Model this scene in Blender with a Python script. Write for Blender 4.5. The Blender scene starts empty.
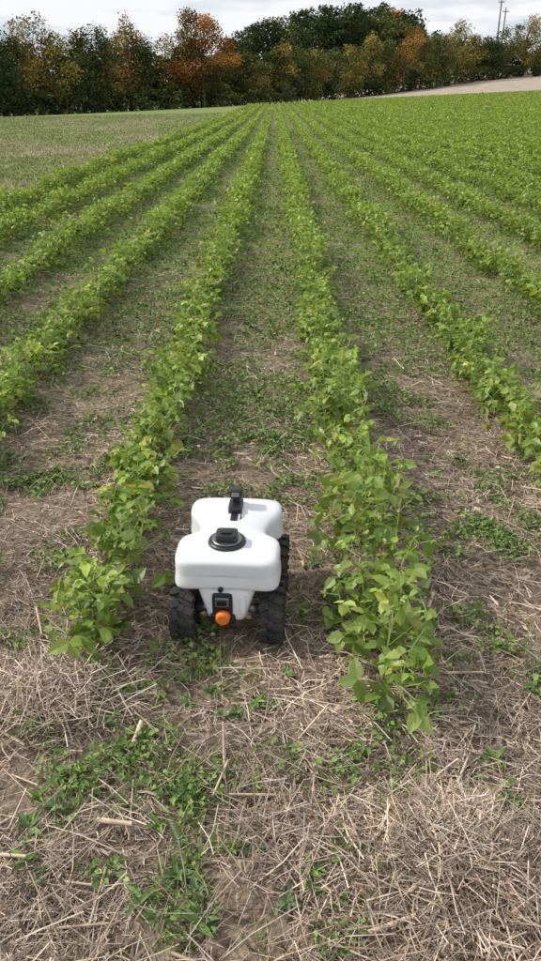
import bpy, math, random
import numpy as np
from mathutils import Vector, Matrix
rng=np.random.default_rng(7); random.seed(7)
scene=bpy.context.scene
H0=1.33; F=753.0; TH=math.atan((480.5-98)/F); CT=math.cos(TH); ST=math.sin(TH)
def p2g(px,py,z=0.0):
    h=H0-z; d=F*h/((py-98)*CT); Y=(d-h*ST)/CT
    return (px-276)*d/F, Y
# ---------------- noise
T=rng.random((256,256))
def vn(x,y,s=0):
    x=np.asarray(x,float)+s*17.3; y=np.asarray(y,float)+s*9.1
    ix=np.floor(x).astype(int); iy=np.floor(y).astype(int); fx=x-ix; fy=y-iy
    fx=fx*fx*(3-2*fx); fy=fy*fy*(3-2*fy)
    a=T[ix&255,iy&255]; b=T[(ix+1)&255,iy&255]; c=T[ix&255,(iy+1)&255]; d=T[(ix+1)&255,(iy+1)&255]
    return (a*(1-fx)+b*fx)*(1-fy)+(c*(1-fx)+d*fx)*fy
def fbm(x,y,s=0,o=3):
    t=0;a=.5;w=0
    for i in range(o):
        t=t+a*vn(x*2**i,y*2**i,s+i); w+=a; a*=.5
    return t/w
def sm(t):
    t=np.clip(t,0,1); return t*t*(3-2*t)
ROWS=[.284+.76*i for i in range(-5,90)]
RX,RY=-.118,1.80
MOUNDS=[(440,875,.17,.075),(505,935,.2,.04),(60,705,.15,.03),(250,870,.2,.02),(360,730,.15,.03)]
MG=[(*p2g(a,b),r,h) for a,b,r,h in MOUNDS]
def gz(x,y):
    x=np.asarray(x,float); y=np.asarray(y,float)
    z=(.5+.042*np.clip(x,-120,140))*sm((y-25)/105)
    z=z+.05*np.clip(y-125,0,120)*sm(x/50)
    near=1-sm((y-14)/25)
    rel=.05*(fbm(x*1.3,y*1.3,1)-.5)+.035*(fbm(x*5,y*5,2)-.5)+.02*(fbm(x*18,y*18,3)-.5)
    rob=1-np.exp(-(((x-RX)/.22)**4+((y-RY)/.3)**4))
    z=z+rel*near*rob
    u=(x-.284)/.76; dr=np.abs(u-np.round(u))*.76
    z=z+.02*np.exp(-(dr/.12)**2)*near*rob*sm((x+3.9)/.2)*sm((y-1.3)/.2)
    for mx,my,r,h in MG:
        z=z+h*np.exp(-((x-mx)**2+(y-my)**2)/(r*r)*1.6)
    return z
# ---------------- materials
def newmat(name):
    m=bpy.data.materials.new(name); m.use_nodes=True; nt=m.node_tree; nt.nodes.clear()
    return m,nt,nt.nodes,nt.links
def vcol_mat(name,trans=0,gloss=0,gr=.4,tint=(1.45,1.35,.55),nscale=None):
    m,nt,N,L=newmat(name)
    out=N.new('ShaderNodeOutputMaterial'); d=N.new('ShaderNodeBsdfDiffuse')
    a=N.new('ShaderNodeAttribute'); a.attribute_name='Col'; col=a.outputs['Color']
    if nscale:
        g0=N.new('ShaderNodeNewGeometry'); nz=N.new('ShaderNodeTexNoise'); nz.inputs['Scale'].default_value=nscale; nz.inputs['Detail'].default_value=1
        L.new(g0.outputs['Position'],nz.inputs['Vector'])
        mr=N.new('ShaderNodeMapRange'); mr.inputs[1].default_value=.3; mr.inputs[2].default_value=.7; mr.inputs[3].default_value=.76; mr.inputs[4].default_value=1.24
        L.new(nz.outputs['Fac'],mr.inputs[0]); s0=N.new('ShaderNodeVectorMath'); s0.operation='SCALE'; L.new(col,s0.inputs[0]); L.new(mr.outputs[0],s0.inputs['Scale']); col=s0.outputs[0]
    L.new(col,d.inputs['Color']); cur=d.outputs[0]
    if trans>0:
        t=N.new('ShaderNodeBsdfTranslucent'); s=N.new('ShaderNodeMixShader'); s.inputs[0].default_value=trans
        g=N.new('ShaderNodeVectorMath'); g.operation='MULTIPLY'; g.inputs[1].default_value=tint
        L.new(col,g.inputs[0]); L.new(g.outputs[0],t.inputs['Color'])
        L.new(cur,s.inputs[1]); L.new(t.outputs[0],s.inputs[2]); cur=s.outputs[0]
    if gloss>0:
        gl=N.new('ShaderNodeBsdfGlossy'); gl.inputs['Roughness'].default_value=gr; gl.inputs['Color'].default_value=(1,1,1,1)
        s=N.new('ShaderNodeMixShader'); s.inputs[0].default_value=gloss; L.new(cur,s.inputs[1]); L.new(gl.outputs[0],s.inputs[2]); cur=s.outputs[0]
    L.new(cur,out.inputs[0]); return m
def pmat(name,col,rough=.5,metal=0,bump=0,bscale=200,var=.08,spec=.5):
    m,nt,N,L=newmat(name)
    out=N.new('ShaderNodeOutputMaterial'); p=N.new('ShaderNodeBsdfPrincipled')
    tc=N.new('ShaderNodeTexCoord'); nz=N.new('ShaderNodeTexNoise'); nz.inputs['Scale'].default_value=9; nz.inputs['Detail'].default_value=4
    L.new(tc.outputs['Object'],nz.inputs['Vector'])
    cr=N.new('ShaderNodeValToRGB'); cr.color_ramp.elements[0].position=.3; cr.color_ramp.elements[1].position=.7
    cr.color_ramp.elements[0].color=(*[c*(1-var) for c in col],1); cr.color_ramp.elements[1].color=(*[min(1,c*(1+var)) for c in col],1)
    L.new(nz.outputs['Fac'],cr.inputs[0]); L.new(cr.outputs[0],p.inputs['Base Color'])
    p.inputs['Roughness'].default_value=rough; p.inputs['Metallic'].default_value=metal
    p.inputs['Specular IOR Level'].default_value=spec
    if bump:
        b=N.new('ShaderNodeBump'); n2=N.new('ShaderNodeTexNoise'); n2.inputs['Scale'].default_value=bscale
        L.new(tc.outputs['Object'],n2.inputs['Vector']); L.new(n2.outputs['Fac'],b.inputs['Height'])
        b.inputs['Strength'].default_value=bump; b.inputs['Distance'].default_value=.002
        L.new(b.outputs[0],p.inputs['Normal'])
    L.new(p.outputs[0],out.inputs[0]); return m
M_soy=vcol_mat('soy_leaf',.36,.03,.45)
M_weed=vcol_mat('weed_leaf',.0,.015,.5)
M_straw=vcol_mat('straw',0,.02,.45,nscale=40)
M_tree=vcol_mat('tree_foliage',0,0)
M_bark=vcol_mat('bark',0,0,nscale=3)
# ---------------- mesh builder
def build(name,V,Fc,C,mat,smooth=False):
    V=np.ascontiguousarray(V,dtype=np.float32).reshape(-1,3); Fc=np.ascontiguousarray(Fc,dtype=np.int32)
    k=Fc.shape[1]; me=bpy.data.meshes.new(name)
    me.vertices.add(len(V)); me.vertices.foreach_set('co',V.ravel())
    me.loops.add(Fc.size); me.loops.foreach_set('vertex_index',Fc.ravel())
    me.polygons.add(len(Fc)); me.polygons.foreach_set('loop_start',np.arange(0,Fc.size,k,dtype=np.int32))
    me.polygons.foreach_set('loop_total',np.full(len(Fc),k,dtype=np.int32))
    me.polygons.foreach_set('use_smooth',np.full(len(Fc),smooth))
    me.update(calc_edges=True)
    if C is not None:
        at=me.color_attributes.new('Col','FLOAT_COLOR','POINT')
        C4=np.ones((len(V),4),dtype=np.float32); C4[:,:3]=C; at.data.foreach_set('color',C4.ravel())
    me.materials.append(mat); ob=bpy.data.objects.new(name,me); scene.collection.objects.link(ob); print(name,len(Fc)); return ob
class Acc:
    def __init__(s): s.V=[];s.F=[];s.C=[];s.n=0
    def add(s,V,F,C):
        s.V.append(V.reshape(-1,3)); s.F.append(F+s.n); s.C.append(C.reshape(-1,3)); s.n+=V.reshape(-1,3).shape[0]
    def out(s,name,mat,smooth=False):
        return build(name,np.concatenate(s.V),np.concatenate(s.F),np.concatenate(s.C),mat,smooth)
def template(P,yaw,pitch,roll,size,tv,tf,col,wid=None):
    n=len(yaw); cy,sy=np.cos(yaw),np.sin(yaw); cp,sp=np.cos(pitch),np.sin(pitch); cr,sr=np.cos(roll),np.sin(roll)
    D=np.stack([cy*cp,sy*cp,sp],1); S0=np.stack([-sy,cy,0*cy],1); N0=np.cross(D,S0)
    S=S0*cr[:,None]+N0*sr[:,None]; Nn=np.cross(D,S)
    w=size if wid is None else wid
    V=P[:,None,:]+D[:,None,:]*(tv[None,:,0:1]*size[:,None,None])+S[:,None,:]*(tv[None,:,1:2]*w[:,None,None])+Nn[:,None,:]*(tv[None,:,2:3]*size[:,None,None])
    k=len(tv); Fc=(tf[None]+np.arange(n)[:,None,None]*k).reshape(-1,tf.shape[1])
    C=np.repeat(col[:,None,:],k,1)
    return V,Fc,C
LV=np.array([[0,0,0],[.5,0,-.07],[1,0,-.2],[.22,.33,.04],[.62,.28,-.02],[.22,-.33,.04],[.62,-.28,-.02]])
LF=np.array([[0,1,3],[1,4,3],[1,2,4],[0,5,1],[1,5,6],[1,6,2]])
DV=np.array([[0,0,0],[.5,.36,.08],[1,0,-.08],[.5,-.36,.08]]); DF=np.array([[0,2,1],[0,3,2]])
def U(a,b,n): return rng.uniform(a,b,n)
SOY=np.array([[.22,.325,.055],[.28,.385,.075],[.35,.44,.12],[.15,.245,.04],[.245,.355,.075],[.42,.43,.11]])
PR=np.array([.22,.22,.16,.2,.17,.03])
def soycol(n,bright=1.0):
    a=SOY[rng.choice(6,n,p=PR)]*U(.7,1.2,n)[:,None]*bright
    return a
# ---------------- ground
yy=np.concatenate([np.linspace(-15,.3,30),np.linspace(.3,3.2,190)[1:],3.2*np.exp(np.linspace(0,math.log(900/3.2),420))[1:]])
s=np.linspace(-1,1,361); xx=np.sinh(s*6.2)/math.sinh(6.2)*700
X,Y=np.meshgrid(xx,yy)
V=np.stack([X,Y,gz(X,Y)],-1).reshape(-1,3)
nx=len(xx); ny=len(yy); I=np.arange(nx*ny).reshape(ny,nx)
Fq=np.stack([I[:-1,:-1],I[:-1,1:],I[1:,1:],I[1:,:-1]],-1).reshape(-1,4)
mg,nt,N,L=newmat('ground_soil')
out=N.new('ShaderNodeOutputMaterial'); p=N.new('ShaderNodeBsdfDiffuse'); L.new(p.outputs[0],out.inputs[0])
geo=N.new('ShaderNodeNewGeometry'); sep=N.new('ShaderNodeSeparateXYZ'); L.new(geo.outputs['Position'],sep.inputs[0])
def noise(sc,det=3,vec=None,rough=.6):
    n=N.new('ShaderNodeTexNoise'); n.inputs['Scale'].default_value=sc; n.inputs['Detail'].default_value=det; n.inputs['Roughness'].default_value=rough
    L.new(vec or geo.outputs['Position'],n.inputs['Vector']); return n.outputs['Fac']
def mapr(v,a,b,c=0,d=1):
    m=N.new('ShaderNodeMapRange'); m.inputs[1].default_value=a;m.inputs[2].default_value=b;m.inputs[3].default_value=c;m.inputs[4].default_value=d
    L.new(v,m.inputs[0]); return m.outputs[0]
def math_(op,a,b):
    m=N.new('ShaderNodeMath'); m.operation=op
    for i,v in enumerate((a,b)):
        if isinstance(v,(int,float)): m.inputs[i].default_value=v
        else: L.new(v,m.inputs[i])
    return m.outputs[0]
def mix(f,a,b):
    m=N.new('ShaderNodeMix'); m.data_type='RGBA'; L.new(f,m.inputs[0])
    for i,v in ((6,a),(7,b)):
        if isinstance(v,tuple): m.inputs[i].default_value=(*v,1)
        else: L.new(v,m.inputs[i])
    return m.outputs[2]
sx,sy_=sep.outputs[0],sep.outputs[1]
fineN=noise(45,4); midN=noise(3,4,None,.65)
soil=mix(mapr(fineN,.35,.65),(.10,.072,.05),(.34,.268,.205))
soil=mix(mapr(midN,.35,.65,0,.35),soil,(.28,.215,.16))
gmask=mapr(noise(2.6,6,None,.7),.41,.52)
gmask=math_('MULTIPLY',gmask,mapr(sy_,2.5,7.5,.0,.9))
green=mix(mapr(fineN,.35,.65),(.10,.15,.04),(.24,.29,.095))
crop=mix(gmask,soil,green)
gr=mix(mapr(noise(1.2,6,None,.7),.38,.62),(.17,.215,.075),(.32,.29,.17))
gr=mix(mapr(fineN,.35,.65,0,.5),gr,(.19,.24,.08))
vs=N.new('ShaderNodeVectorMath'); vs.operation='MULTIPLY'; vs.inputs[1].default_value=(.5,.06,1); L.new(geo.outputs['Position'],vs.inputs[0])
gr=mix(mapr(noise(1,4,vs.outputs[0]),.48,.62,0,.7),gr,(.34,.29,.195))
gr=mix(mapr(sy_,30,80,0,.75),gr,(.19,.245,.09))
edge=math_('ADD',sx,mapr(midN,0,1,-.35,.35))
c1=mix(mapr(edge,-3.95,-3.8),gr,crop)
ye=math_('SUBTRACT',sy_,mapr(sx,-5,60,0,3))
c2=mix(mapr(ye,124,125),c1,mix(mapr(noise(.8,4),.35,.65),(.34,.28,.23),(.44,.37,.31)))
c3=mix(mapr(sx,-8,-6),c1,c2)
L.new(c3,p.inputs['Color'])
b=N.new('ShaderNodeBump'); b.inputs['Strength'].default_value=.7; b.inputs['Distance'].default_value=.02
L.new(noise(60,4),b.inputs['Height']); L.new(b.outputs[0],p.inputs['Normal'])
build('ground',V,Fq,None,mg,True)
# ---------------- straw
acc=Acc()
SC=np.array([[.56,.45,.355],[.44,.345,.265],[.33,.25,.19],[.64,.54,.44],[.16,.11,.078],[.47,.37,.285]])
def straws(n,y0,y1,l0,l1,w0,w1,lift,colmul=1,xs=None,ys=None,pit=.16,xmin=-4.1,dt=.33):
    if ys is None:
        ys=y0*np.exp(rng.random(n)*math.log(y1/y0)); xs=U(-1,1,n)*(.46*ys+.75)
    k=xs>xmin; xs=xs[k]; ys=ys[k]; n=len(xs)
    dens=fbm(xs*2.5,ys*2.5,11); wd_=fbm(xs*1.6,ys*1.1,31,4)
    k=(dens+U(-.25,.25,n)>dt)&(wd_+U(-.1,.1,n)<.64-.15*sm((ys-2.8)/5)); xs=xs[k]; ys=ys[k]; n=len(xs)
    ln=l0+(l1-l0)*rng.random(n)**1.7; g=1+.13*ys
    wd=U(w0,w1,n)*g; yaw=fbm(xs*1.7,ys*1.7,20)*9+rng.normal(0,1.1,n)
    pitch=rng.normal(0,pit,n)
    P=np.stack([xs,ys,gz(xs,ys)+U(.002,1,n)*lift],1)
    P[:,:2]-=np.stack([np.cos(yaw),np.sin(yaw)],1)*ln[:,None]*.5
    P[:,2]-=np.sin(pitch)*ln*.5
    tv=np.array([[0,.5,0],[0,-.5,0],[.5,.5,.0],[.5,-.5,.0],[1,.4,0],[1,-.4,0]])
    tf=np.array([[0,1,3,2],[2,3,5,4]])
    tone=(.5+1.0*fbm(xs*3.3,ys*3.3,91,4))
    c=SC[rng.integers(0,6,n)]*(U(.6,1.2,n)*tone)[:,None]*colmul
    V,Fc,C=template(P,yaw,pitch,U(-.9,.9,n),ln,tv,tf,c,wd)
    V[:,2:4,2]+=(rng.normal(0,.07,n)*ln)[:,None]; V[:,2:4,0]+=(rng.normal(0,.06,n)*ln)[:,None]
    acc.add(V,Fc,C)
straws(190000,.5,13,.015,.08,.0007,.0022,.018)
straws(13000,.5,8,.07,.20,.0011,.0025,.028)
straws(14000,.5,7,.012,.05,.003,.007,.016,.8)
for mx,my,r,h in MG[:4]:
    n=1900; straws(n,0,0,.04,.16,.001,.0024,.05,.95,mx+rng.normal(0,r*.55,n),my+rng.normal(0,r*.5,n),.45)
acc.out('straw_residue',M_straw)
acc=Acc()
def tube(A,B,r0,r1,col,seg=6,accu=None):
    A=np.array(A,float);B=np.array(B,float); d=B-A; d/=np.linalg.norm(d)
    u=np.cross(d,[0,0,1] if abs(d[2])<.9 else [1,0,0]); u/=np.linalg.norm(u); w=np.cross(d,u)
    a=np.arange(seg)*2*math.pi/seg; ring=np.cos(a)[:,None]*u+np.sin(a)[:,None]*w
    V=np.concatenate([A+ring*r0,B+ring*r1])
    sides=np.array([[i,(i+1)%seg,seg+(i+1)%seg,seg+i] for i in range(seg)])
    (accu or acc).add(V,sides,np.tile(col,(len(V),1)))
ST_=[(424,628,433,603,.006),(136,748,144,728,.007),(0,862,30,866,.004),(370,945,415,938,.005),(100,826,135,830,.006),(395,540,402,505,.004),(508,880,530,920,.005),(455,800,470,760,.003),(372,470,380,448,.005),(60,600,90,612,.003),(300,745,330,720,.003),(230,760,215,800,.003)]
for a,b_,c,d,r in ST_:
    x0,y0=p2g(a,b_);x1,y1=p2g(c,d); tube((x0,y0,float(gz(x0,y0))+.02),(x1,y1,float(gz(x1,y1))+.03),r,r*.8,np.array([.6,.48,.36]))
for i in range(150):
    y0=math.exp(random.uniform(math.log(.8),math.log(9))); x0=random.uniform(-1,1)*(.42*y0+.5)
    if abs(x0-RX)<.3 and abs(y0-RY)<.4: continue
    a=random.uniform(0,6.28); l=random.uniform(.04,.16); x1=x0+math.cos(a)*l;y1=y0+math.sin(a)*l; r=random.uniform(.0015,.004)
    tube((x0,y0,float(gz(x0,y0))+.012),(x1,y1,float(gz(x1,y1))+.015+random.uniform(0,.02)),r,r*.8,np.array([.54,.42,.31])*random.uniform(.55,1.1))
acc.out('dry_stalks',M_straw,True)
# ---------------- weeds
PATCH=[(40,820,.06,1),(155,900,.03,1),(210,925,.03,1),(505,815,.05,0),(185,880,.03,1),(537,690,.04,0),(375,745,.15,0),(400,790,.09,0),(350,770,.09,0),(500,650,.09,0),(470,540,.18,0),(120,700,.09,0),(270,700,.07,1),(200,655,.10,0),(230,450,.25,0),(260,490,.2,0),(130,745,.05,0),(60,780,.06,0),(180,805,.03,0),(280,770,.03,0),(400,500,.2,0),(20,480,.2,0),(60,560,.12,0),(350,865,.03,0),(100,880,.03,0),(30,880,.03,1),(500,540,.15,0),(340,940,.04,0),(40,720,.06,0),(90,770,.05,0),(240,720,.05,1),(430,720,.05,0),(470,620,.07,0),(530,560,.1,0),(20,640,.06,0),(480,760,.03,1)]
wa=Acc()
n=270000; ys=.8*np.exp(rng.random(n)**.8*math.log(38/.8)); xs=U(-1,1,n)*(.46*ys+.8)
m=fbm(xs*1.6,ys*1.1,31,4); fine=fbm(xs*7,ys*7,37,3)
thr=.675-.255*sm((ys-1.3)/3.6)
k=(m*.5+.5*fine+U(-.06,.06,n)>thr)&(xs>-4)&~((np.abs(xs-RX)<.14)&(np.abs(ys-RY)<.2)); xs=xs[k];ys=ys[k]
px_=[];py_=[]
for a,b_,r,t in PATCH:
    if t==1: continue
    gx,gy=p2g(a,b_); q=int(30+7500*r*r+750*r)
    nc=max(3,int(60*r)); cx=rng.normal(0,r*.5,nc); cy=rng.normal(0,r*.5,nc); w_=rng.integers(0,nc,q)
    px_.append(gx+cx[w_]+rng.normal(0,.022,q)); py_.append(gy+cy[w_]+rng.normal(0,.022,q))
xs=np.concatenate([xs]+px_); ys=np.concatenate([ys]+py_); n=len(xs)
WC=np.array([[.13,.22,.05],[.18,.28,.075],[.11,.18,.045],[.23,.32,.10]])
sz=U(.007,.020,n)*(1+.09*ys); P=np.stack([xs,ys,gz(xs,ys)+U(.005,.032,n)],1)
V,Fc,C=template(P,U(0,6.28,n),rng.normal(.2,.5,n),rng.normal(0,.5,n),sz,DV,DF,WC[rng.integers(0,4,n)]*U(.65,1.25,n)[:,None]); wa.add(V,Fc,C)
rx=[];ry=[]
for a,b_,r,t in PATCH:
    if t==1:
        gx,gy=p2g(a,b_); q=max(3,int(r*60)); rx+=list(gx+rng.normal(0,r*.5,q)); ry+=list(gy+rng.normal(0,r*.5,q))
for i in range(1400):
    y0=math.exp(random.uniform(math.log(.8),math.log(14))); x0=random.uniform(-1,1)*(.42*y0+.5)
    if float(fbm(np.array(x0*1.6),np.array(y0*1.1),31,4))>.56-.12*min(1,y0/5) and random.random()<min(1,.2+y0/5) and x0>-4 and not(abs(x0-RX)<.2 and abs(y0-RY)<.25): rx.append(x0);ry.append(y0)
rx=np.array(rx);ry=np.array(ry); q=11
yaw=U(0,6.28,len(rx)*q); bx=np.repeat(rx,q);by=np.repeat(ry,q); n=len(bx)
P=np.stack([bx,by,gz(bx,by)+.012],1); base=np.repeat(U(.014,.040,len(rx))*(1+.06*ry),q)
RV=LV*np.array([1,.5,1.3])
cc=np.repeat(np.array([[.14,.22,.07],[.17,.27,.065],[.14,.20,.10]])[rng.integers(0,3,len(rx))],q,0)*U(.8,1.3,n)[:,None]
V,Fc,C=template(P,yaw,U(.15,.9,n),rng.normal(0,.3,n),base*U(.5,1.1,n),RV,LF,cc); wa.add(V,Fc,C)
n=90000; ys=.8*np.exp(rng.random(n)*math.log(24/.8)); xs=U(-1,1,n)*(.46*ys+.8)
k=(fbm(xs*1.6,ys*1.1,31,4)*.5+.5*fbm(xs*7,ys*7,37,3)>.60-.20*sm((ys-1.6)/3.6))&(xs>-4)&~((np.abs(xs-RX)<.14)&(np.abs(ys-RY)<.2)); xs=xs[k];ys=ys[k];n=len(xs)
GV=np.array([[0,.5,0],[0,-.5,0],[1,0,0]]);GF=np.array([[0,1,2]])
P=np.stack([xs,ys,gz(xs,ys)],1)
V,Fc,C=template(P,U(0,6.28,n),U(.4,1.4,n),U(-1,1,n),U(.02,.07,n),GV,GF,np.array([[.21,.29,.085]])*U(.6,1.4,n)[:,None],U(.002,.005,n)*(1+.12*ys)); wa.add(V,Fc,C)
wa.out('weeds',M_weed)
# ---------------- grass field left
n=110000; ys=9*np.exp(rng.random(n)*math.log(75/9)); xs=-3.85-rng.random(n)**1.0*(.42*ys+2)
P=np.stack([xs,ys,gz(xs,ys)],1); m=fbm(xs*.6,ys*.25,51,4)+.1*(1-sm((ys-20)/40))-.06
gc=np.where((m>.5)[:,None],np.array([[.34,.30,.19]]),np.array([[.20,.255,.085]]))*U(.7,1.3,n)[:,None]
V,Fc,C=template(P,U(0,6.28,n),U(.5,1.5,n),U(-1,1,n),U(.03,.07,n)*(1+.008*ys),GV,GF,gc,U(.006,.014,n)*(1+.05*ys)); 
ga=Acc(); ga.add(V,Fc,C); ga.out('grass',M_weed)
# ---------------- soybean rows
sa=Acc()
def Hrow(i,y): return .175+.16*(fbm(y*2.1+i*31.7,np.full_like(y,i*3.3),61)-.5)*2*.8
tvS=np.array([[0,.5,0],[0,-.5,0],[1,.35,0],[1,-.35,0]]); tfS=np.array([[0,1,3],[0,3,2]])
for i,xr in enumerate(ROWS):
    if abs(xr)<.45*7+.8:
        st={4:1.52,5:1.36}.get(i,1.35)
        yp=np.arange(st,8.0,.030); yp=yp+rng.normal(0,.014,len(yp)); yp=yp[(rng.random(len(yp))<.55+.8*fbm(yp*2.7,yp*0+i*5.1,83))]
        n=len(yp); xp=xr+rng.normal(0,.034,n)+.07*(fbm(yp*.9,yp*0+i,71)-.5)
        Hh=np.maximum(.08,Hrow(i,yp))*U(.6,1.4,n)
        P=np.stack([xp,yp,gz(xp,yp)],1)
        ly=U(0,6.28,n); lp=U(.95,1.55,n)
        V,Fc,C=template(P,ly,lp,U(0,3,n),Hh,tvS,tfS,np.tile([.34,.41,.16],(n,1)),np.full(n,.005)); sa.add(V,Fc,C)
        k=10
        PP=np.repeat(P,k,0); hh=np.repeat(Hh,k); fr=np.tile(np.linspace(.18,1.0,k),n)+rng.normal(0,.05,n*k)
        PP=PP+np.stack([np.repeat(np.cos(ly)*np.cos(lp),k)*hh*fr,np.repeat(np.sin(ly)*np.cos(lp),k)*hh*fr,fr*hh],1)
        N2=n*k; phi=U(0,6.28,N2); pl=U(.03,.11,N2)*(1.2-.6*fr); pp=U(.15,1.1,N2)
        V,Fc,C=template(PP,phi,pp,U(0,3,N2),pl,tvS,tfS,np.tile([.36,.45,.18],(N2,1)),np.full(N2,.003)); sa.add(V,Fc,C)
        E=PP+np.stack([np.cos(phi)*np.cos(pp)*pl,np.sin(phi)*np.cos(pp)*pl,np.sin(pp)*pl],1)
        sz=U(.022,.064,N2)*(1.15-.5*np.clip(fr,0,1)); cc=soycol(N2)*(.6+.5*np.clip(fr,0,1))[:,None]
        for da in (0,1.45,-1.45):
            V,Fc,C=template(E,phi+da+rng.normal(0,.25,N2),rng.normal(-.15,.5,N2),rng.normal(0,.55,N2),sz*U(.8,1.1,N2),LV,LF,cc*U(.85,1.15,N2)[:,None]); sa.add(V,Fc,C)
    bands=[(8,16,620,.052),(16,40,290,.075),(40,124,62,.14)]
    for y0,y1,dn,s0 in bands:
        ym=max(y0,(abs(xr)-2.5)/.40)
        if ym>=y1: continue
        ye_=y1+ (0 if y1<100 else min(3,max(0,xr)*.05))
        n=int((ye_-ym)*dn); ys=U(ym,ye_,n); Hh=np.maximum(.08,Hrow(i,ys))
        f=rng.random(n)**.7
        xs=xr+rng.normal(0,.095,n)*(1.15-.5*f)*(.55+.9*fbm(ys*2,ys*0+i*3,75))+.06*(fbm(ys*.8,ys*0+i,71)-.5)
        gap=fbm(ys*1.6,ys*0+i*7.7,81); k=gap+U(-.08,.08,n)>.25; xs=xs[k];ys=ys[k];f=f[k];Hh=Hh[k];n=len(xs)
        P=np.stack([xs,ys,gz(xs,ys)+.02+f*Hh*U(.8,1.25,n)],1)
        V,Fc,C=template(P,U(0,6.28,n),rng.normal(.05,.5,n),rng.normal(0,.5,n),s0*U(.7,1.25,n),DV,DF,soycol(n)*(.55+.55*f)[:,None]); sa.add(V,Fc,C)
sa.out('soybean_rows',M_soy)
# ---------------- trees
def tree(fa,ba,x,y,H,W,cols,ncard=1500,csz=.42,shape='round',zb=None,low=.12):
    z=float(gz(x,y)) if zb is None else zb
    r=.016*H+.05
    tc=np.array([.12,.095,.075])
    top=np.array([x+random.uniform(-.3,.3),y,z+H*.75])
    mid=np.array([x+random.uniform(-.2,.2),y,z+H*.35])
    tube((x,y,z-.3),mid,r,r*.7,tc,6,ba); tube(mid,top,r*.7,r*.15,tc,5,ba)
    nl=random.randint(13,19); ctr=[];rad=[]
    for i in range(nl):
        f=low+.1+(.9-low-.1)*((i+random.random())/nl)
        g=(f-low)/(1-low)
        prof=math.sqrt(max(.05,1-abs(2*g-.95)**2.4)) if shape=='round' else (1.05-f)*1.0
        a=random.uniform(0,6.28); rr=W*.5*prof*random.uniform(.2,.75)
        rz=H*.12*random.uniform(.7,1.25); 
        c=np.array([x+math.cos(a)*rr,y+math.sin(a)*rr,min(z+H*f,z+H-rz)]); ctr.append(c)
        rad.append(np.array([W*.24*(.5+.6*prof)*random.uniform(.7,1.3)]*2+[rz]))
        b0=np.array([x,y,z+H*max(.15,f-.22)]); tube(b0,c,r*.28,r*.08,tc,4,ba)
    ctr=np.array(ctr);rad=np.array(rad); li=rng.integers(0,nl,ncard)
    d=rng.normal(0,1,(ncard,3)); d/=np.linalg.norm(d,axis=1)[:,None]; d*=(rng.random(ncard)**.35*U(.8,1.15,ncard))[:,None]
    P=ctr[li]+d*rad[li]
    P[:,2]=np.maximum(P[:,2],z+.1)
    cs=np.array(cols); lc=cs[rng.integers(0,len(cs),nl)]*U(.7,1.3,nl)[:,None]
    c=lc[li]*U(.7,1.35,ncard)[:,None]
    V,Fc,C=template(P,U(0,6.28,ncard),rng.normal(0,.6,ncard),rng.normal(0,.7,ncard),csz*U(.6,1.3,ncard),DV,DF,c); fa.add(V,Fc,C)
DG=[[.055,.08,.032],[.075,.098,.038],[.045,.07,.028]]
GR=[[.11,.13,.042],[.14,.15,.048],[.085,.11,.038]]
OL=[[.23,.19,.06],[.18,.16,.05],[.28,.21,.065],[.12,.13,.042]]
YE=[[.36,.28,.08],[.27,.225,.07],[.18,.17,.05]]
YB=[[.42,.24,.075],[.33,.205,.07],[.19,.16,.052]]
OR=[[.46,.18,.05],[.38,.155,.042],[.50,.24,.065],[.22,.12,.04],[.17,.13,.045]]
def path(px):
    return float(np.interp(px,[-200,0,215,300,420,541,760],[98,106,130,142,165,182,215]))
def place(px,ytop,dy=0):
    Yd=path(px)+dy; d=Yd*CT+H0*ST; Xw=(px-276)*d/F; zt=H0+(98-ytop)*Yd*.796/F
    return Xw,Yd,zt-float(gz(Xw,Yd))
fa=Acc();ba=Acc()
LIST=[(-12,34,GR),(4,32,DG),(22,36,OL),(40,12,YB),(60,30,YE),(78,30,GR),(95,24,DG),(112,27,OL),(132,16,YB),(150,36,GR),(168,34,OL),(184,44,DG),
(238,54,DG),(252,50,OL),(268,48,GR),(284,44,OL),(300,46,GR),(316,48,OL),(332,46,GR),(350,44,YE),(368,32,YE),(386,38,GR),(402,22,YB),(418,34,OL),(434,36,GR),(452,21,YE),(470,34,OL),(486,36,DG),(502,26,GR),(518,15,YE),(534,24,OL),(552,28,GR),(570,24,OL)]
for px,yt,cl in LIST:
    X_,Y_,Hh=place(px,yt,random.uniform(-2,3)); tree(fa,ba,X_,Y_,Hh,random.uniform(5.0,7.0)*max(1,Hh/11),cl,3000,.32,low=.06)
for px in range(-120,700,16):
    base=np.interp(px,[0,150,186,240,340,430,541],[42,44,50,60,56,46,40])
    X_,Y_,Hh=place(px+random.uniform(-5,5),base+random.uniform(-4,8),random.uniform(5,11)); tree(fa,ba,X_,Y_,Hh,random.uniform(6,8),random.choice([DG,DG,GR,DG]),1200,.5,low=.02)
for px in list(range(-320,-20,20))+list(range(590,760,20)):
    X_,Y_,Hh=place(px,random.uniform(20,42),random.uniform(-2,3)); tree(fa,ba,X_,Y_,Hh,random.uniform(5,7),random.choice([DG,GR,OL,YE]),900,.55)
for px in range(-300,740,9):
    yb=np.interp(px,[0,215,300,541],[90,84,80,64]); X_,Y_,Hh=place(px+random.uniform(-3,3),yb+random.uniform(-7,7),random.uniform(-4,2)); tree(fa,ba,X_,Y_,max(2,Hh),random.uniform(3,5),random.choice([DG,DG,GR,GR]),420,.38,low=-.1)
fa.out('tree_line',M_tree); 
fo=Acc();bo=Acc()
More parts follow.
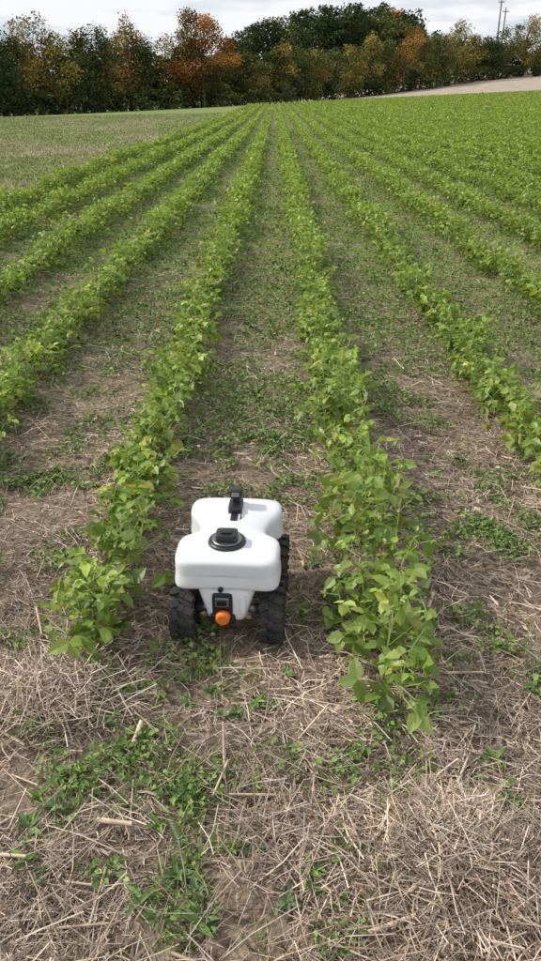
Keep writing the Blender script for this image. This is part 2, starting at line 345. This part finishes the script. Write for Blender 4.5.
X_,Y_,Hh=place(205,10,-3); tree(fo,bo,X_,Y_,Hh,10.6,OR,12000,.30,low=.06)
at=fo.out('autumn_tree',M_tree); b1=bo.out('trunk',M_bark,True); b1.parent=at
ba.out('tree_trunks',M_bark,True)
def hz(x,y):
    return 3+ 17*np.exp(-((x-33)/42)**2)*sm((y-205)/70)+6*sm((y-230)/120)
hx=np.linspace(-260,300,90); hy=np.linspace(195,420,60); HX,HY=np.meshgrid(hx,hy)
hv=np.stack([HX,HY,np.where(HY<200,-3,hz(HX,HY)-3)],-1).reshape(-1,3); I=np.arange(90*60).reshape(60,90)
hf=np.stack([I[:-1,:-1],I[:-1,1:],I[1:,1:],I[1:,:-1]],-1).reshape(-1,4)
build('hill',hv,hf,None,pmat('hill_undergrowth',(.05,.07,.03),.95),True)
fh=Acc();bh=Acc()
for px,yt,cl in [(222,48,DG),(232,36,DG),(242,31,GR),(254,24,DG),(266,20,DG),(278,17,GR),(290,14,DG),(302,12,DG),(313,10,GR),(324,8,DG),(335,10,DG),(346,7,DG),(357,6,DG),(366,9,DG),(376,6,DG),(386,8,YB),(394,12,OR),(401,17,DG),(409,22,GR),(418,30,GR),(428,32,DG),(438,36,DG)]:
    for k in range(2):
        Yd=272+random.uniform(-8,8)-k*22; d=Yd*CT+H0*ST; Xw=(px+random.uniform(-3,3)-276)*d/F
        zt=H0+(98-yt-k*8)*Yd*.796/F; Hh=random.uniform(11,14); tree(fh,bh,Xw,Yd,Hh,random.uniform(7.5,10.5),cl if k==0 else random.choice([DG,DG,GR]),1500,.7,shape='round',zb=zt-Hh,low=.0)
for k in range(100):
    Yd=random.uniform(225,262); Xw=random.uniform(-110,170); Hh=random.uniform(8,12)
    tree(fh,bh,Xw,Yd,Hh,random.uniform(7,10),random.choice([DG,DG,GR]),350,1.1,zb=float(hz(Xw,Yd))-4,low=-.1)
fh.out('hill_forest',M_tree); bh.out('hill_forest_trunks',M_bark,True)
# ---------------- utility poles
def pole(px,ytop,Yd):
    a=Acc(); d=Yd*CT+H0*ST; X0=(px-276)*d/F; zt=H0+(98-ytop)*Yd*.796/F; z0=float(gz(X0,Yd))
    c=np.array([.16,.14,.13]); tube((X0,Yd,z0-.5),(X0,Yd,zt),.2,.13,c,8,a)
    tube((X0-.7,Yd,zt-.8),(X0+.7,Yd,zt-.8),.08,.08,c,5,a)
    for o in (-.6,.6): tube((X0+o,Yd,zt-.75),(X0+o,Yd,zt-.45),.06,.05,c*1.6,5,a)
    a.out('utility_pole',M_bark,True)
pole(489,3,190); pole(494,12,205)
# ---------------- robot
W=pmat('white_shell',(.72,.735,.76),.26,bump=.05,bscale=300,var=.03)
W2=pmat('white_chassis',(.80,.81,.83),.45,var=.04)
BK=pmat('black_plastic',(.02,.02,.022),.4,bump=.2,bscale=400)
RB=pmat('rubber',(.032,.03,.028),.75,bump=.5,bscale=150,var=.45)
GY=pmat('grey_metal',(.25,.25,.26),.35,metal=.8)
OG=pmat('orange_plastic',(.85,.22,.03),.4)
GL=pmat('dark_glass',(.01,.01,.012),.08)
rob=bpy.data.objects.new('field_robot',None); scene.collection.objects.link(rob)
rob.location=(RX,RY,float(gz(RX,RY))-.004); rob.rotation_euler=(0,0,math.radians(-3.2))
def link(name,me,mat,smooth=True,ang=None):
    ob=bpy.data.objects.new(name,me); scene.collection.objects.link(ob); ob.parent=rob
    me.materials.append(mat)
    for p_ in me.polygons: p_.use_smooth=smooth
    return ob
import bmesh
def rbox(name,c,h,mat,pw=6,sub=14,fn=None,rot=None):
    bm=bmesh.new(); bmesh.ops.create_cube(bm,size=2); bmesh.ops.subdivide_edges(bm,edges=bm.edges[:],cuts=sub,use_grid_fill=True)
    for v in bm.verts:
        q=Vector([math.sin(t*math.pi/2) for t in v.co]); m_=max(abs(t) for t in q)
        nrm=(sum(abs(t)**pw for t in q))**(1/pw); q=q*(m_/nrm)
        q=Vector((q.x*h[0],q.y*h[1],q.z*h[2]))
        if fn: q=fn(q)
        if rot is not None: q=rot@q
        v.co=q+Vector(c)
    me=bpy.data.meshes.new(name); bm.to_mesh(me); bm.free(); return link(name,me,mat)
def cyl(name,A,B,r0,r1,mat,seg=28,bev=.0):
    A=Vector(A);B=Vector(B); d=B-A
    bm=bmesh.new(); bmesh.ops.create_cone(bm,cap_ends=True,segments=seg,radius1=r0,radius2=r1,depth=d.length)
    if bev: bmesh.ops.bevel(bm,geom=[e for e in bm.edges if len(e.link_faces)==2 and e.calc_face_angle(0)>1],offset=bev,segments=2,affect='EDGES')
    q=d.to_track_quat('Z','Y').to_matrix().to_4x4(); bmesh.ops.transform(bm,matrix=Matrix.Translation((A+B)/2)@q,verts=bm.verts)
    me=bpy.data.meshes.new(name); bm.to_mesh(me); bm.free(); ob=link(name,me,mat)
    for p_ in me.polygons: p_.use_smooth=len(p_.vertices)<=4
    return ob
L2=.18
def shell(q):
    t=q.y/L2
    waist=math.exp(-abs((t-.12)/.30)**2.6)
    wx=1-.32*waist
    if t>.3: wx*=.97
    z=q.z; x=q.x*wx
    ax=min(1,abs(q.x)/.138)
    if z>0:
        z=z*(1-.38*waist*(.25+.75*ax**2))+.004*math.cos(ax*1.5)
    else:
        z=z*(1-.42*waist)
        x*=1+.035*(-z/.05)
        z+=.008*(1-ax**2)
        if t<-.7: q.y*=1+.03*(-z/.05)
    return Vector((x,q.y,z))
rbox('shell',(0,0,.226),(.138,L2,.050),W,8.5,34,shell)
def chas(q):
    f=(q.z/.055+1)/2
    return Vector((q.x*(.60+.40*f),q.y,q.z))
rbox('chassis',(0,-.004,.135),(.084,.168,.058),W2,9,12,chas)
rbox('rear_bay',(-.010,-.172,.130),(.027,.006,.044),BK,9,6)
rbox('rear_connector',(-.010,-.180,.152),(.019,.006,.014),GY,8,5)
rbox('rear_slot',(-.010,-.187,.152),(.013,.002,.008),GL,8,4)
cyl('rear_button',(-.008,-.177,.108),(-.008,-.200,.106),.020,.018,OG,28,.003)
rbox('latch',(.044,-.173,.14),(.007,.004,.03),W2,6,5)
rbox('battery',(-.010,-.168,.093),(.034,.012,.016),BK,7,6)
cyl('rear_camera',(-.012,-.178,.194),(-.012,-.189,.194),.008,.007,BK,20)
cyl('rear_camera_lens',(-.012,-.189,.194),(-.012,-.191,.194),.004,.004,GL,16)
cyl('antenna_base',(-.004,-.085,.276),(-.004,-.085,.288),.052,.048,BK,40,.002)
cyl('antenna_rim',(-.004,-.085,.288),(-.004,-.085,.292),.041,.040,GY,40,.001)
rbox('antenna_box',(-.004,-.088,.300),(.029,.024,.013),BK,6,8)
rbox('antenna_cap',(-.004,-.090,.3145),(.015,.013,.004),GL,5,6)
rbox('sensor_mount',(0,.105,.284),(.020,.036,.010),BK,7,6)
rbox('sensor_post',(.0,.118,.302),(.011,.011,.018),BK,6,6)
rbox('sensor_head',(.0,.118,.322),(.019,.018,.014),BK,6,8)
rbox('sensor_stripe',(.0,.099,.323),(.011,.003,.007),GY,6,4)
rbox('hinge',(.0,.055,.274),(.010,.022,.006),BK,6,5)
def curve(name,pts,r,mat):
    cu=bpy.data.curves.new(name,'CURVE'); cu.dimensions='3D'; cu.bevel_depth=r; cu.bevel_resolution=3
    sp=cu.splines.new('NURBS'); sp.points.add(len(pts)-1); sp.use_endpoint_u=True; sp.order_u=4
    for a,b_ in zip(sp.points,pts): a.co=(*b_,1)
    ob=bpy.data.objects.new(name,cu); scene.collection.objects.link(ob); ob.parent=rob; cu.materials.append(mat); return ob
curve('cable',[(.015,.085,.284),(.022,.07,.286),(.020,.05,.280),(.016,.03,.266)],.002,BK)
cyl('port',(.070,.012,.238),(.088,.008,.246),.013,.012,BK,24)
def wheel(name,sx_,yy_,mir):
    bm=bmesh.new(); seg=48; prof=[(-.026,.050),(-.031,.060),(-.031,.070),(-.026,.077),(-.014,.079),(0,.080),(.014,.079),(.026,.077),(.031,.070),(.031,.060),(.026,.050)]
    rings=[[bm.verts.new((x,r*math.cos(a*2*math.pi/seg),r*math.sin(a*2*math.pi/seg))) for x,r in prof] for a in range(seg)]
    for a in range(seg):
        for k in range(len(prof)): 
            k2=(k+1)%len(prof); A=rings[a];B=rings[(a+1)%seg]
            bm.faces.new((A[k],A[k2],B[k2],B[k]))
    nb=15
    for row,off,xs_ in ((0,0,-.019),(1,.5,.019),(2,.25,0)):
        for i in range(nb):
            a=(i+off)*2*math.pi/nb; hw=.0125 if row<2 else .007
            m=Matrix.Rotation(a,4,'X')@Matrix.Translation((xs_,0,.081))@Matrix.Rotation(.35*(1 if row==0 else -1),4,'Z')
            bmesh.ops.create_cube(bm,size=1,matrix=m@Matrix.Diagonal((hw*2,.017,.012,1)))
            if row<2:
                m2=Matrix.Rotation(a,4,'X')@Matrix.Translation((xs_+(.0125 if row else -.0125),0,.073))
                bmesh.ops.create_cube(bm,size=1,matrix=m2@Matrix.Diagonal((.006,.012,.014,1)))
    me=bpy.data.meshes.new(name); bm.to_mesh(me); bm.free(); ob=link(name,me,RB,False); ob.location=(sx_,yy_,.084)
    bm=bmesh.new(); m=Matrix.Rotation(math.pi/2,4,'Y')
    bmesh.ops.create_cone(bm,cap_ends=True,segments=32,radius1=.051,radius2=.051,depth=.03,matrix=m)
    bmesh.ops.create_cone(bm,cap_ends=True,segments=20,radius1=.016,radius2=.013,depth=.058,matrix=m)
    for i in range(6):
        mm=Matrix.Rotation(i*math.pi/3,4,'X')@Matrix.Translation((0,0,.032)); bmesh.ops.create_cube(bm,size=1,matrix=mm@Matrix.Diagonal((.046,.009,.038,1)))
    me=bpy.data.meshes.new(name+'_rim'); bm.to_mesh(me); bm.free(); r_=link(name+'_rim',me,BK,False); r_.location=(sx_,yy_,.084)
for nm,a,b_ in (('wheel_rear_left',-1,-1),('wheel_rear_right',1,-1),('wheel_front_left',-1,1),('wheel_front_right',1,1)):
    wheel(nm,a*.119,b_*.118,a); cyl(nm+'_axle',(a*.03,b_*.118,.10),(a*.10,b_*.118,.084),.016,.014,GY,16)
# ---------------- world, sun, camera
w=bpy.data.worlds.new('World'); scene.world=w; w.use_nodes=True; nt=w.node_tree; N=nt.nodes; L=nt.links; N.clear()
EL=math.radians(38); AZ=math.radians(-80)
out=N.new('ShaderNodeOutputWorld'); bg=N.new('ShaderNodeBackground'); sky=N.new('ShaderNodeTexSky'); sky.sky_type='NISHITA'; sky.sun_disc=False
sky.sun_elevation=EL; sky.sun_rotation=AZ
tc=N.new('ShaderNodeTexCoord'); vm=N.new('ShaderNodeVectorMath'); vm.operation='MULTIPLY'; vm.inputs[1].default_value=(2.2,2.2,13)
L.new(tc.outputs['Generated'],vm.inputs[0]); nz=N.new('ShaderNodeTexNoise'); nz.inputs['Scale'].default_value=1.6; nz.inputs['Detail'].default_value=5; nz.inputs['Roughness'].default_value=.5
L.new(vm.outputs[0],nz.inputs['Vector'])
mr=N.new('ShaderNodeMapRange'); mr.inputs[1].default_value=.36; mr.inputs[2].default_value=.52; mr.inputs[3].default_value=.5; mr.inputs[4].default_value=1; L.new(nz.outputs['Fac'],mr.inputs[0])
cr=N.new('ShaderNodeValToRGB'); cr.color_ramp.elements[0].position=.38; cr.color_ramp.elements[0].color=(6.4,7.4,9.0,1); cr.color_ramp.elements[1].position=.53; cr.color_ramp.elements[1].color=(9.6,9.7,9.9,1)
L.new(nz.outputs['Fac'],cr.inputs[0])
mx=N.new('ShaderNodeMix'); mx.data_type='RGBA'; L.new(mr.outputs[0],mx.inputs[0]); L.new(sky.outputs[0],mx.inputs[6]); L.new(cr.outputs[0],mx.inputs[7])
L.new(mx.outputs[2],bg.inputs[0]); bg.inputs[1].default_value=.1; L.new(bg.outputs[0],out.inputs[0])
sd=bpy.data.lights.new('sun','SUN'); sd.energy=3.8; sd.angle=math.radians(4); sd.color=(1,.92,.80); so=bpy.data.objects.new('sun',sd); scene.collection.objects.link(so)
dirv=Vector((math.sin(AZ)*math.cos(EL),math.cos(AZ)*math.cos(EL),math.sin(EL))); so.rotation_euler=dirv.to_track_quat('Z','Y').to_euler()
cd=bpy.data.cameras.new('camera'); co=bpy.data.objects.new('camera',cd); scene.collection.objects.link(co); scene.camera=co
co.location=(0,0,H0); co.rotation_euler=(math.pi/2-TH,0,.0065)
cd.sensor_fit='VERTICAL'; cd.sensor_height=24; cd.sensor_width=24; cd.lens=24*F/961; cd.clip_start=.05; cd.clip_end=3000
scene.view_settings.view_transform='Standard'; scene.view_settings.look='None'; scene.view_settings.exposure=0
